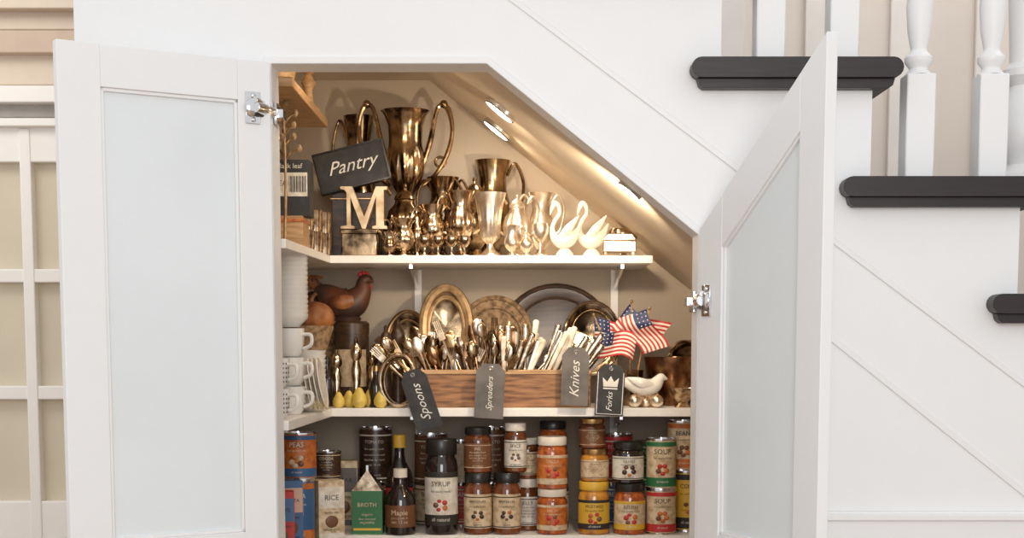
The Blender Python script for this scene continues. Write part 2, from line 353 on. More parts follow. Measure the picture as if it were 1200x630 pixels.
def vessel(name,px,ytop,wpx,d,prof,m,handles='',z0=None,n=28,spout=False,flute=0,hs=1.0):
    z0=zA+.0005 if z0 is None else z0
    x=X(px,ytop,d); h=Z(ytop,d)-z0; R=wpx*K(d)/2
    b=MB(name); pf=[(a*R,c_*h) for a,c_ in prof]; b.lathe(pf,m,(x,d,z0),n=56 if flute else n,flute=flute,fa=.10,fz=(h*.2,h*.7))
    zr=lambda t: z0+h*t
    hr=max(.0025,R*.08)
    for ch in handles:
        sg={'l':-1,'r':1}[ch.lower()]
        if ch.isupper():
            b.tube([(x+sg*R*.62,d,zr(.62)),(x+sg*R*.95,d,zr(.80)),(x+sg*R*1.35*hs,d,zr(1.02)),(x+sg*R*1.75*hs,d,zr(1.02)),(x+sg*R*1.95*hs,d,zr(.88)),(x+sg*R*1.75*hs,d,zr(.72)),(x+sg*R*1.25*hs,d,zr(.58)),(x+sg*R*.6,d,zr(.5))],[hr,hr*1.3,hr,hr*1.3,hr,hr*1.2,hr,hr],m)
            b.ell((x+sg*R*1.6*hs,d,zr(1.045)),(hr*2,hr*2,hr*2),m)
            b.torus((x+sg*R*1.45*hs,d,zr(.66)),hr*2.4,hr*.7,m,n=16)
        else:
            b.tube([(x+sg*R*.7,d,zr(.85)),(x+sg*R*1.1,d,zr(.97)),(x+sg*R*1.5,d,zr(.76)),(x+sg*R*1.25,d,zr(.45)),(x+sg*R*.85,d,zr(.36))],hr,m)
    if spout:
        sg=-1 if 'r' in handles.lower() else 1
        b.tube([(x+sg*R*.8,d,zr(.35)),(x+sg*R*1.2,d,zr(.45)),(x+sg*R*1.35,d,zr(.68)),(x+sg*R*1.65,d,zr(.8))],[R*.28,R*.18,R*.12,R*.1],m)
    return b.build()
vessel('silver_loving_cup',475,130,60,.935,TROPHY,DSILV,'RL',flute=14,hs=.92)
vessel('silver_ewer',420,136,40,.995,PITCH,DSILV,'l')
vessel('silver_teapot',474,216,44,.84,POT,DSILV,'l',spout=True,flute=12)
vessel('silver_creamer',472,256,36,.76,CREAM_,SILV,'l',flute=10)
vessel('silver_tureen',519,208,40,.96,URN,DSILV,'lr')
vessel('silver_sugar_bowl',539,224,36,.81,URN,SILV,'lr',flute=12)
vessel('silver_pitcher',577,188,48,.985,PITCH,DSILV,'r')
vessel('silver_teapot',556,208,42,.90,POT,DSILV,'l',spout=True)
vessel('silver_cup',574,226,38,.76,JUL,SILVB,flute=12)
vessel('silver_urn',506,240,32,.80,URN,SILV,'lr')
for px in(497,513,529,544): vessel('silver_goblet',px,276,15,.725,GOB,SILV,n=18)
vessel('silver_creamer',456,272,20,.735,CREAM_,SILV,'r')
vessel('silver_sugar_bowl',606,228,34,.79,POT,SILVB,'lr',flute=12)
vessel('silver_loving_cup',634,226,36,.86,CREAM_,SILVB,'lr')
vessel('silver_creamer',600,264,22,.735,CREAM_,SILVB,'r')
vessel('silver_goblet',633,262,20,.73,GOB,SILVB)
vessel('silver_salt_cellar',617,270,18,.73,POT,SILVB)
vessel('silver_bowl',730,268,36,.86,GOB,SILV)
vessel('silver_salt_cellar',434,250,24,.95,POT,DSILV)
for px,yt in((459,252),(488,246)): vessel('silver_salt_cellar',px,yt,16,.80,POT,SILV,n=18)
def swan(px,sg,d,ytop,wpx):
    z0=zA+.0005; x=X(px,ytop,d); h=Z(ytop,d)-z0; w_=wpx*K(d)/2
    b=MB('swan_figurine'); f=lambda u,v:(x+sg*u*w_,d,z0+v*h)
    b.tube([f(-1.1,.62),f(-.8,.45),f(-.3,.32),(f(.25,.28)),f(.72,.36),f(.86,.52),f(.66,.68),(f(.38,.80)),f(.42,.94),f(.68,1.0),f(.88,.90),f(1.0,.78)],
           [w_*.05,w_*.24,w_*.52,w_*.52,w_*.30,w_*.17,w_*.14,w_*.13,w_*.14,w_*.18,w_*.12,w_*.03],SWANM,n=14)
    for s_ in(-1,1):
        b.tube([(x+sg*.35*w_,d+s_*w_*.36,z0+.34*h),(x-sg*.25*w_,d+s_*w_*.5,z0+.52*h),(x-sg*.95*w_,d+s_*w_*.4,z0+.76*h)],[w_*.2,w_*.28,w_*.04],SWANM,n=10,flat=.5)
    b.lathe([(0,0),(w_*.6,0),(w_*.6,.04*h),(w_*.3,.14*h),(0,.14*h)],SWANM,(x,d,z0),sq=.7)
    b.build()
swan(662,-1,.735,238,34); swan(694,-1,.75,238,34)
b=MB('silver_casket'); x=X(726,280,.755); k=K(.755)
for q in(-1,1):
    for yy in(.745,.785): b.ell((x+q*16*k,yy,zA+3.1*k),(3*k,3*k,3*k),SILVB)
b.box(x-19*k,x+19*k,.74,.79,zA+5*k,zA+18*k,SILVB); b.prism([(x-20*k,zA+18*k),(x+20*k,zA+18*k),(x+14*k,zA+26*k),(x-14*k,zA+26*k)],.738,.792,SILVB); b.ell((x,.765,zA+28*k),(3*k,3*k,3*k),SILVB); b.build(.003)
b=MB('keepsake_box'); x0=X(388,280,.80); x1=X(444,280,.80); zt2=Z(226,.84)
b.box(x0,x1,.82,.90,zA+.0005,zt2,DWOOD); b.box(x0-.004,x1+.004,.816,.904,zt2-.02,zt2-.014,GOLD); b.build(.002)
b=MB('silver_tin'); x0=X(400,280,.74); x1=X(442,280,.74); zt3=Z(268,.74)
b.box(x0,x1,.735,.785,zA+.0005,zt3-.006,DSILV); b.box(x0-.003,x1+.003,.732,.788,zt3-.014,zt3,DSILV); b.build(.003)
k=K(.745); bx=X(399,268,.745); W=54*k; H=Z(218,.745)-zt3
b=MB('letter_m_ornament')
q=lambda u,v:(bx+u*W,zt3+v*H)
Mp=[(0,0),(.3,0),(.3,.07),(.22,.09),(.22,.72),(.46,.0),(.54,.0),(.76,.72),(.76,.09),(.68,.07),(.68,0),(1,0),(1,.07),(.93,.09),(.93,.91),(1,.93),(1,1),(.76,1),(.51,.3),(.26,1),(0,1),(0,.93),(.09,.91),(.13,.85),(.13,.09),(0,.07)]
b.prism([q(u,v) for u,v in Mp],.745,.765,mat('aged_ivory_gold',(.66,.50,.31),.35,.5,col2=(.38,.25,.12),scale=25)); b.build(.001)
b=MB('chalkboard_sign'); c0=P(412,195,.80); k=K(.80)
b.M=xform(c0.x,.803,c0.z,ry=math.radians(-14),rx=math.radians(-8))
b.box(-40*k,40*k,0,.012,-22*k,22*k,BLACK)
for a in((-42,42,-24,-22),(-42,42,22,24),(-42,-40,-24,24),(40,42,-24,24)): b.box(a[0]*k,a[1]*k,-.004,.014,a[2]*k,a[3]*k,LIDB)
b.ftext('Pantry',0,-.0012,2*k,60*k,CHALK,shear=.45); b.build(.001)
b=MB('cardboard_box'); b.box(-.585,-.492,.40,.50,zA+.0005,zA+.075,WOODL); b.box(-.587,-.490,.398,.502,zA+.060,zA+.068,ORG); b.build(.002)
b=MB('tea_box'); zb2=zA+.0755; b.box(-.575,-.478,.41,.49,zb2,zb2+.13,BLACK); b.box(-.565,-.482,.4085,.4095,zb2+.045,zb2+.10,LBLW)
for i in range(12): b.box(-.525+i*.0034,-.525+i*.0034+.0012+.001*(i%2),.4075,.408,zb2+.055,zb2+.092,INK)
b.ftext('TEA',-.545,.408,zb2+.075,.03,INK); b.ftext('black leaf',-.524,.4083,zb2+.115,.06,LBLW); b.build(.001)
for i,(px,dd) in enumerate(((359,.56),(369,.61),(379,.665))):
    b=MB('silver_tumbler'); xx=X(px,290,dd); 
    for j in range(2): b.lathe([(0,0),(.017,0),(.021,.05),(.022,.052),(.020,.052),(.016,.005),(0,.005)],SILV,(xx,dd,zA+.0005+.0525*j))
    b.build()
b=MB('wooden_candlestick'); b.lathe([(0,0),(.028,0),(.028,.008),(.012,.02),(.01,.05),(.018,.07),(.008,.09),(.022,.10),(.022,.115),(0,.115)],WOODL,(-.50,.58,zT)); b.build()
b=MB('wicker_basket'); b.lathe([(0,0),(.045,0),(.06,.07),(.062,.075),(.056,.075),(.04,.01),(0,.01)],TAN,(-.545,.3,zT)); b.build()
b=MB('brass_twig_tree'); xx,yy=-.520,.30
b.lathe([(0,0),(.03,0),(.03,.006),(.006,.012),(0,.012)],GOLD,(xx,yy,zA+.0005)); b.tube([(xx,yy,zA+.01),(xx+.004,yy,zA+.15),(xx,yy,zA+.34)],[.004,.003,.002],GOLD)
for i in range(16):
    a=i*2.4; zz=zA+.19+.010*i; L=.036*(1-.025*i)
    b.tube([(xx,yy,zz),(xx+L*math.cos(a)*.6,yy+L*math.sin(a)*.6,zz+.02),(xx+L*math.cos(a),yy+L*math.sin(a),zz+.025)],[.0025,.002,.0015],GOLD,n=6,sm=3)
    b.ell((xx+L*math.cos(a),yy+L*math.sin(a),zz+.027),(.006,.002,.009),TAN,n=8,k=6)
b.build()
# ---------------- shelf B left
ZB=zB+.0005
def bowlstack(name,x,y,z,r,n,dz,m):
    b=MB(name)
    for i in range(n): b.lathe([(0,0),(r*.55,0),(r*.6,.004),(r*.95,.02),(r,.03),(r*.96,.03),(r*.55,.008),(0,.008)],m,(x,y,z+dz*i))
    b.build()
def mugstack(x,y,z,n,side=1,pat=False):
    b=MB('coffee_mug_stack')
    for i in range(n):
        zz=z+i*.068; b.lathe([(0,0),(.026,0),(.033,.012),(.036,.04),(.037,.066),(.034,.066),(.032,.01),(0,.008)],PORC,(x,y,zz))
        b.tube([(x+side*.034,y-.01,zz+.052),(x+side*.054,y-.018,zz+.05),(x+side*.054,y-.018,zz+.028),(x+side*.035,y-.01,zz+.018)],.0045,PORC)
        if pat:
            for r_ in range(5):
                for a in range(-70,80,14): b.patch((x,y,zz),.0375,.012+r_*.01,.016+r_*.01,a,a+6,INK,n=1)
    b.build()
mugstack(-.535,.20,ZB,2,1,True); mugstack(-.526,.38,ZB,3,1)
bowlstack('bowl_stack',-.526,.38,ZB+.205,.047,14,.011,PORC)
bowlstack('bowl_stack',-.525,.638,ZB,.053,11,.012,PORC)
b=MB('plate_row')
for i in range(7):
    b.M=xform(-.540+i*.011,.51,ZB+.0675,ry=math.radians(80)); b.lathe([(0,0),(.035,0),(.04,.003),(.065,.008),(.063,.010),(.036,.004),(0,.003)],PORC,n=30)
b.build()
zz=ZB+.012*10+.0305
b=MB('wicker_basket'); b.lathe([(0,0),(.045,0),(.062,.05),(.064,.06),(.058,.06),(.042,.008),(0,.008)],TAN,(-.515,.632,zz)); b.build()
def pumpkin(name,x,y,z,r,hh,m,sx=1.0):
    b=MB(name); n=40; vs=[];kk=12
    for i in range(kk+1):
        t=math.pi*i/kk
        for j in range(n):
            a=2*math.pi*j/n; rr=r*(1-.16*abs(math.cos(4*a)))*math.sin(t)**.8 if 0<i<kk else 1e-4
            vs.append((x+rr*math.cos(a)*sx,y+rr*math.sin(a),z+hh/2-hh/2*math.cos(t)))
    fs=[(i*n+j,i*n+(j+1)%n,(i+1)*n+(j+1)%n,(i+1)*n+j) for i in range(kk) for j in range(n)]
    b.add(vs,fs,m); b.tube([(x,y,z+hh*.95),(x+.004,y,z+hh+.01),(x+.014,y,z+hh+.02)],[.007,.005,.005],BROWN); b.build()
pumpkin('pumpkin',-.508,.632,zz+.037,.058,.085,PUMP,1.1)
xc=X(412,420,.88); zc=Z(376,.88)
b=MB('tea_canister'); R=.045; b.lathe([(0,0),(R,0),(R,(zc-ZB)*.85),(R*1.04,(zc-ZB)*.85),(R*1.04,(zc-ZB)*.97),(R*.9,zc-ZB),(0,zc-ZB)],DWOOD,(xc,.9,ZB)); b.patch((xc,.9,ZB),R+.001,.05,.15,-60,60,CREAM); b.build()
# dark ceramic rooster on canister
b=MB('ceramic_rooster'); zz=zc; X0=xc-.012; y=.90
b.lathe([(0,0),(.035,0),(.038,.008),(.02,.02),(0,.02)],DGRD,(X0,y,zz))
b.tube([(X0-.085,y,zz+.09),(X0-.06,y,zz+.075),(X0-.02,y,zz+.05),(X0+.015,y,zz+.05),(X0+.04,y,zz+.08),(X0+.045,y,zz+.108),(X0+.058,y,zz+.112),(X0+.072,y,zz+.104)],[.012,.028,.042,.042,.026,.017,.012,.002],DGRD,n=14)
for q in range(4): b.tube([(X0-.05,y,zz+.06),(X0-.085-.006*q,y,zz+.10+.004*q),(X0-.10+.012*q,y,zz+.085+.022*q*.5)],[.012,.009,.003],[DGRD,PUMP,DGRD,PUMP][q],n=8)
for s_ in(-1,1): b.tube([(X0+.02,y+s_*.036,zz+.055),(X0-.015,y+s_*.044,zz+.05),(X0-.05,y+s_*.03,zz+.06)],[.014,.02,.004],PUMP,n=10,flat=.5)
for q in range(3): b.ell((X0+.036+q*.009,y,zz+.128-abs(q-1)*.004),(.007,.004,.009),RED,n=8,k=6)
b.ell((X0+.062,y,zz+.092),(.005,.004,.009),RED,n=8,k=6); b.build()
xd=X(372,420,.97); b=MB('ceramic_crock'); b.lathe([(0,0),(.05,0),(.058,.02),(.058,.19),(.05,.21),(.055,.22),(.048,.22),(.045,.02),(0,.015)],TAN,(xd,.98,ZB)); b.build(); pumpkin('gourd',xd,.98,ZB+.2205,.056,.09,DGRD)
def mill(px,d,yt,m,w=.017):
    x=X(px,yt,d); h=Z(yt,d)-ZB; b=MB('pepper_mill'); b.lathe([(0,0),(w,0),(w,h*.08),(w*.6,h*.3),(w*.85,h*.5),(w*.5,h*.66),(w*.9,h*.72),(w*.9,h*.8),(w*.6,h*.88),(w*.25,h*.92),(w*.3,h*.97),(0,h)],m,(x,d,ZB)); b.build()
mill(394,.80,408,SILV); mill(417,.78,394,SILV); mill(436,.80,404,DSILV); mill(452,.86,380,DWOOD,.02); mill(466,.90,372,DWOOD,.022)
def bottle(name,px,d,yt,wpx,m,cap,z0,label=None,extra=None,txt=None):
    x=X(px,yt,d); z0=z0+.0005; h=Z(yt,d)-z0; R=wpx*K(d)/2; b=MB(name)
    b.lathe([(0,0),(R*.95,0),(R,h*.03),(R,h*.5),(R*.9,h*.6),(R*.45,h*.72),(R*.36,h*.78),(R*.36,h*.86,cap),(R*.46,h*.86),(R*.46,h*.99),(0,h)],m,(x,d,z0))
    if label:
        b.patch((x,d,z0),R+.0008,h*.12,h*.45,-75,75,label)
        if txt: b.ctext(txt,(x,d,z0),R+.0014,h*.34,R*1.1,INK if label is not BROWN else CREAM)
        for q,s_ in((.26,'pure grade A'),(.20,'net 12 oz')): b.ctext(s_,(x,d,z0),R+.0014,h*q,R*1.1,INK if label is not BROWN else CREAM)
    b.build()
bottle('vinegar_bottle',383,.80,418,16,DGL,LIDB,zB)
bottle('oil_bottle',441,.76,428,18,DGL,LIDG,zB)
def pear(px,d,k_=1.0):
    x=X(px,470,d); b=MB('pear'); r=.019*k_
    b.lathe([(0,.001),(r*.5,0),(r*.95,r*.5),(r,r),(r*.85,r*1.5),(r*.55,r*2.0),(r*.42,r*2.3),(r*.2,r*2.5),(0,r*2.5)],PEAR,(x,d,ZB)); b.tube([(x,d,ZB+r*2.4),(x+.003,d,ZB+r*2.9)],.0015,BROWN,n=6,sm=2); b.build()
pear(397,.725,.85); pear(421,.72,1.1); pear(446,.72,.95); pear(434,.765,1.0); pear(409,.76,.9)
def tray(name,px,py,wpx,hpx,d,rim,face,rimr=.006,lean=-8):
    c0=P(px,py,d); k=K(d); b=MB(name); rx_,rz_=wpx*k/2,hpx*k/2
    c0.z=max(c0.z,ZB+rz_+rimr)
    b.M=xform(c0.x,d,c0.z,rx=math.radians(lean))
    M0=b.M; b.M=M0@Matrix.Rotation(math.radians(90),4,'X')@Matrix.Diagonal((rx_,rz_,1,1))
    b.lathe([(0,0),(.72,0),(.78,.004),(1,.008),(1,.002),(.75,-.004),(0,-.004)],face,n=40); b.M=M0
    b.torus((0,-.006,0),1,rimr,rim,sx=rx_,sz=rz_); b.torus((0,-.004,0),.76,rimr*.5,rim,sx=rx_,sz=rz_); b.build()
tray('oval_picture_frame',523,384,54,92,.90,mat('carved_frame_wood',(.50,.33,.17),.35,.4,col2=(.24,.14,.06),scale=30),DSILV,.013)
tray('serving_tray',652,392,124,114,.985,DWOOD,DWOOD,.007)
tray('wicker_tray',580,396,84,94,.955,TAN,TAN,.007)
tray('silver_tray',694,396,64,84,.93,SILV,DSILV,.005)
tray('silver_tray',478,408,52,86,.965,GOLD,DSILV,.006)
# crate
b=MB('wooden_crate'); y0,y1=.735,.85; x0=X(480,470,y0); x1=X(692,470,y0); zc=Z(433,y0)
t=.008
b.box(x0,x1,y0,y0+t,ZB,zc,WOOD); b.box(x0,x1,y1-t,y1,ZB,zc,WOOD); b.box(x0,x0+t,y0+t,y1-t,ZB,zc,WOOD); b.box(x1-t,x1,y0+t,y1-t,ZB,zc,WOOD); b.box(x0+t,x1-t,y0+t,y1-t,ZB,ZB+t,WOOD)
for fx in(.33,.66): xx=x0+(x1-x0)*fx; b.box(xx-t/2,xx+t/2,y0+t,y1-t,ZB+t,zc-.004,WOOD)
b.box(x0-.002,x1+.002,y0-.003,y0,zc-.012,zc,WOODL)
for fx in(.02,.5,.98):
    xx=x0+(x1-x0)*fx; b.box(xx-.004,xx+.004,y0-.004,y0,ZB,zc-.012,DWOOD)
b.build(.0015)
b=MB('silver_cutlery_bundle')
for i in range(76):
    x=random.uniform(x0-.012,x0+(x1-x0)*.60); y=random.uniform(y0+.015,y1-.015); L=random.uniform(.11,.20); ang=(x-(x0+(x1-x0)*.3))*2.6+random.uniform(-.5,.5)
    xb_=min(max(x,x0+.03),x1)
    b.M=xform(xb_,y,ZB+.03,ry=ang,rz=random.uniform(-.5,.5)); m=random.choice([SILV,SILVB,DSILV,SILV,GOLD,COP,SILV])
    kind=i%4
    b.tube([(0,0,0),(0,0,L*.5),(0,0,L*.8)],[.0028,.0025,.0035],m,n=6,sm=2)
    if kind in(0,3): b.ell((0,0,L*.93),(.015,.005,.024),m,n=12,k=8)
    elif kind==1: b.tube([(0,0,L*.74),(0,0,L*.88),(0,0,L*1.02)],[.003,.011,.005],m,n=8,sm=4,flat=.4)
    else:
        b.box(-.009,.009,-.0015,.0015,L*.8,L*.9,m)
        for q in(-.0075,-.0025,.0025,.0075): b.box(q-.0014,q+.0014,-.0012,.0012,L*.9,L*1.07,m)
b.build()
b=MB('ivory_handled_knives')
for i in range(34):
    x=random.uniform(x0+(x1-x0)*.58,x1-.022); y=random.uniform(y0+.015,y1-.015); L=random.uniform(.14,.205); ang=.38+(x-(x0+(x1-x0)*.8))*2.6+random.uniform(-.25,.25)
    b.M=xform(x-.035,y,ZB+.02,ry=ang); m=random.choice([IVORY,SILVB,SILV,SILV,IVORY])
    b.tube([(0,0,0),(0,0,L*.45)],[.004,.004],SILV,n=6,sm=1,flat=.3)
    b.tube([(0,0,L*.42),(0,0,L*.7),(0,0,L)],[.0042,.0064,.0082],m,n=8,sm=3,flat=.6); b.ell((0,0,L),(.0082,.005,.006),m,n=8,k=6)
b.build()
b=MB('wire_whisk_coil'); c0=P(466,452,.715); rr=26*K(.715); b.torus((c0.x,.715,ZB+rr*1.15+.005),rr,.0055,SILV,sx=.8,sz=1.15); b.torus((c0.x+.006,.724,ZB+rr*1.10+.005),rr,.0045,DSILV,sx=.74,sz=1.05); b.build()
def tag(px,py,wpx,hpx,rot,m,txt,crown=False):
    d=.672; c0=P(px,py,d); k=K(d); w_,h_=wpx*k/2,hpx*k/2; b=MB('shelf_tag'); b.M=xform(c0.x,d,c0.z,ry=math.radians(rot))
    b.prism([(-w_,-h_),(w_,-h_),(w_,h_*.72),(w_*.55,h_),(-w_*.55,h_),(-w_,h_*.72)],0,.004,m)
    b.torus((0,-.0005,h_*.84),.0045,.0014,CHROME,n=14)
    if crown:
        for s_ in((-.92,-.87),(.87,.92)): b.box(w_*s_[0],w_*s_[1],-.0006,-.0001,-h_*.93,h_*.7,CHALK)
        b.box(-w_*.9,w_*.9,-.0006,-.0001,-h_*.94,-h_*.92,CHALK)
        cw=w_*.5; zc_=h_*.30
        b.prism([(-cw,zc_-cw*.6),(cw,zc_-cw*.6),(cw*1.15,zc_+cw*.7),(cw*.5,zc_+.1*cw),(0,zc_+cw*.9),(-cw*.5,zc_+.1*cw),(-cw*1.15,zc_+cw*.7)],-.0012,-.0002,CHALK)
        b.box(-cw,cw,-.0012,-.0002,zc_-cw*.95,zc_-cw*.75,CHALK)
        b.ftext(txt,0,-.0006,-h_*.45,h_*.75,CHALK,rot=math.radians(90),shear=.35,maxh=w_*.9)
    else: b.ftext(txt,0,-.0006,-h_*.10,h_*1.25,CHALK,rot=math.radians(90),shear=.4,maxh=w_*1.1)
    top=Vector((0,0,h_*.84)); Mi=b.M.inverted()
    tgt=Vector((c0.x+.0,y0-.004,zcr-.006)); l=Mi@tgt
    b.tube([top+Vector((-.001,0,0)),(top+l)/2+Vector((-.006,0,.006)),l],.0014,STRING,n=6); b.tube([top+Vector((.001,0,0)),(top+l)/2+Vector((.006,0,.004)),l+Vector((.004,0,0))],.0014,STRING,n=6)
    b.build()
zcr=zc
tag(493,468,31,72,-18,BLACK,'Spoons'); tag(574,458,34,64,3,GREYT,'Spreaders'); tag(674,441,32,68,2,GREYT,'Knives'); tag(715,457,33,60,3,BLACK,'Forks',True)
def flag(px,py,d,L,rot,cup,ph):
    b=MB('small_flag'); c0=P(px,py,d); 
    b.M=xform(c0.x,d,c0.z,ry=math.radians(rot),rz=math.radians(random.uniform(-10,10)))
    H=L*.66; nx,nz=20,13; vs=[]
    for j in range(nz+1):
        for i in range(nx+1):
            u=i/nx; vs.append((u*L,.014*math.sin(u*8+ph+j*.12)*u**.5,-H*j/nz-.03*u*math.sin(u*3+ph)))
    for j in range(nz):
        for i in range(nx):
            m=NAVY if(i<8 and j<7) else (RED if j%2==0 else FW)
            a=j*(nx+1)+i; b.add([vs[a],vs[a+1],vs[a+nx+2],vs[a+nx+1]],[(0,1,2,3)],m)
    for i in range(1,8,2):
        for j in range(1,7,2):
            a=j*(nx+1)+i; v=vs[a]; 
            pts=[(v[0]+.0024*(1 if q%2 else .45)*math.sin(q*math.pi/5),v[1]-.0012,v[2]+.0024*(1 if q%2 else .45)*math.cos(q*math.pi/5)) for q in range(10)]
            b.add(pts,[tuple(range(10))],FW)
    M0=b.M; b.M=Matrix.Identity(4); top=M0@Vector((0,0,.008)); b.tube([top,Vector((cup[0],cup[1],ZB+.03))],[.0022,.0022],WOODL,n=6,sm=1); b.ell(top,(.004,.004,.005),GOLD,n=8,k=6); b.build()
cx=X(738,440,.86)
b=MB('silver_tumbler'); b.lathe([(0,0),(.03,0),(.036,.09),(.038,.095),(.034,.095),(.028,.006),(0,.006)],DSILV,(cx,.86,ZB)); b.build()
flag(696,372,.86,.105,-4,(cx-.012,.855),0); flag(738,356,.84,.12,38,(cx,.865),1.6); flag(702,390,.78,.10,10,(cx+.002,.84),3.0); flag(758,362,.80,.11,72,(cx+.01,.86),2.2)
b=MB('copper_bowl'); x=X(790,440,.84); h=Z(418,.84)-ZB
b.lathe([(0,0),(.035,0),(.038,.01),(.07,h*.5),(.078,h),(.074,h),(.06,h*.5),(.03,.012),(0,.012)],COP,(x,.875,ZB)); b.torus((x+.03,.875,ZB+h*1.05),.035,.004,DSILV); b.build()
b=MB('colander'); x=X(812,420,.98); b.M=xform(x,.99,ZB+.085,rx=math.radians(80)); b.lathe([(0,0),(.05,.005),(.075,.03),(.082,.05),(.078,.05),(.07,.03),(0,.006)],DSILV,n=32); b.torus((0,0,.05),.082,.003,SILV,axis='z'); b.build()
b=MB('ceramic_dove'); x=X(755,445,.80); zt4=ZB+.03
b.lathe([(0,0),(.04,0),(.045,.012),(.038,.03),(0,.03)],TAN,(x,.79,ZB))
b.tube([(x-.060,.79,zt4+.040),(x-.035,.79,zt4+.028),(x,.79,zt4+.018),(x+.025,.79,zt4+.026),(x+.038,.79,zt4+.040),(x+.046,.79,zt4+.046),(x+.060,.79,zt4+.042)],[.010,.017,.026,.021,.015,.012,.002],PORC,n=14)
for s_ in(-1,1): b.tube([(x+.02,.79+s_*.018,zt4+.026),(x-.012,.79+s_*.026,zt4+.034),(x-.045,.79+s_*.016,zt4+.045)],[.008,.013,.003],PORC,n=10,flat=.5)
b.build()
for px,dd in((744,.73),(770,.725),(757,.75)):
    b=MB('silver_ball_ornament'); r=.017 if px!=757 else .012; x=X(px,470,dd); b.ell((x,dd,ZB+r),(r,r,r),SILVB,n=20,k=12); b.lathe([(0,0),(.004,0),(.004,.005),(0,.005)],GOLD,(x,dd,ZB+2*r-.001),n=10); b.build()
b=MB('sauce_boat'); x=X(800,470,.76); b.lathe([(0,0),(.022,0),(.012,.012),(.02,.02),(.036,.045),(.038,.05),(.035,.05),(.018,.024),(0,.022)],SILV,(x,.76,ZB),sq=.7); b.tube([(x+.03,.76,ZB+.045),(x+.05,.76,ZB+.06),(x+.05,.76,ZB+.03),(x+.03,.76,ZB+.025)],.003,SILV); b.build()
# ---------------- shelf C: jars
def jar(name,px,ytop,wpx,d,fill,lid,label,z0=None,ybot=None,band=None,txt='JAM',tcol=None,lidf=.16,emb=None,txt2=None,can=False):
    z0=zC+.0005 if z0 is None else z0
    x=X(px,ytop,d); h=Z(ytop,d)-z0; R=wpx*K(d)/2; b=MB(name); tcol=tcol or INK; c0=(x,d,z0)
    if can:
        b.lathe([(0,0),(R,0),(R,h*.02),(R*.96,h*.035),(R*.96,h*.96),(R,h*.97),(R,h),(R*.93,h),(R*.93,h*.98),(0,h*.98)],CHROME,c0)
        b.lathe([(R*.965,h*.04),(R*.97,h*.05),(R*.97,h*.95),(R*.965,h*.955)],label,c0)
        Rl=R*.97
    else:
        hl=h*(1-lidf)
        b.lathe([(0,0),(R*.86,0),(R*.97,h*.03),(R*.97,hl*.84),(R*.9,hl*.93),(R*.8,hl*.97),(R*.8,hl,lid),(R*.9,hl),(R*.92,hl+.002),(R*.92,h*.985),(R*.88,h),(0,h)],fill,c0,n=36)
        Rl=R*.97
    l0,l1=(.06,.94) if can else (.10,.66)
    if not can: b.patch(c0,Rl+.0006,h*l0,h*l1,-80,80,label,n=16)
    dl=l1-l0
    if band: b.patch(c0,Rl+.0010,h*l0,h*(l0+dl*.2),-80,80,band,n=16); b.patch(c0,Rl+.0010,h*(l1-dl*.1),h*l1,-80,80,band,n=16)
    else:
        b.patch(c0,Rl+.0010,h*(l0+dl*.9),h*(l0+dl*.93),-78,78,tcol,n=16); b.patch(c0,Rl+.0010,h*(l0+dl*.03),h*(l0+dl*.06),-78,78,tcol,n=16)
    if emb:
        for q in range(5):
            aa=q*1.3+px; b.ell((x+R*.26*math.cos(aa),d-Rl+.0018,z0+h*(l0+dl*.38)+R*.26*math.sin(aa)),(R*.19,.0030,R*.17),[emb,BROWN,emb,ORG,emb][q],n=10,k=6)
    b.ctext(txt,c0,Rl+.0014,h*(l0+dl*.78),R*1.15,tcol,maxh=h*dl*.17)
    t2c=LBLW if band else tcol
    b.ctext(txt2 or 'all natural',c0,Rl+.0016,h*(l0+dl*.11),R*1.1,t2c,maxh=h*.06)
    b.ctext('fine quality foods',c0,Rl+.0014,h*(l0+dl*.64),R*1.2,tcol,maxh=h*.06)
    if not emb:
        for q,s_ in((.52,'slow cooked in small'),(.42,'batches by hand'),(.32,'net 16 oz')): b.ctext(s_,c0,Rl+.0014,h*(l0+dl*q),R*1.3,tcol,maxh=h*.06)
    b.build(); return z0+h+.0005
d1=.745
bottle('soy_sauce_bottle',468,.80,508,32,DGL,YEL,zC,RED,txt='SOY')
bottle('syrup_bottle',469,.735,548,36,DGL,LIDW,zC,BROWN,txt='Maple')
jar('syrup_jar',517,514,40,d1,DGL,LIDB,LBLW,txt='SYRUP',emb=RED,band=INK)
t1=jar('jam_jar',560,553,34,d1,AMB,LIDB,CREAM,txt='PRESERVES',emb=DWOOD,txt2='berry'); jar('jam_jar',560,500,34,d1,AMB,LIDB,BROWN,z0=t1,txt='FIG',tcol=CREAM)
t1=jar('jam_jar',594,553,34,d1,AMB,LIDB,CREAM,txt='PRESERVES',emb=DWOOD,txt2='plum'); jar('spice_jar',604,495,27,d1+.01,AMB,LIDW,LBLW,z0=t1,txt='SPICE',emb=GREYT)
t1=jar('jam_jar',618,560,30,.82,AMB,LIDW,LBLW,txt='JELLY'); jar('jam_jar',618,512,30,.82,AMB,LIDW,CREAM,z0=t1,txt='JELLY')
t1=jar('salsa_jar',647,572,37,d1,SALSA,LIDW,ORG,txt='SALSA',band=CREAM,tcol=CREAM,emb=RED); t1=jar('salsa_jar',647,511,37,d1,SALSA,LIDW,ORG,z0=t1,txt='SALSA',band=CREAM,tcol=CREAM,emb=RED)
t2=jar('jam_jar',650,552,34,.84,AMB,LIDB,CREAM,txt='FIG'); jar('jam_jar',648,493,34,.84,SALSA,LIDB,BROWN,z0=t2,txt='CHILI',tcol=CREAM)
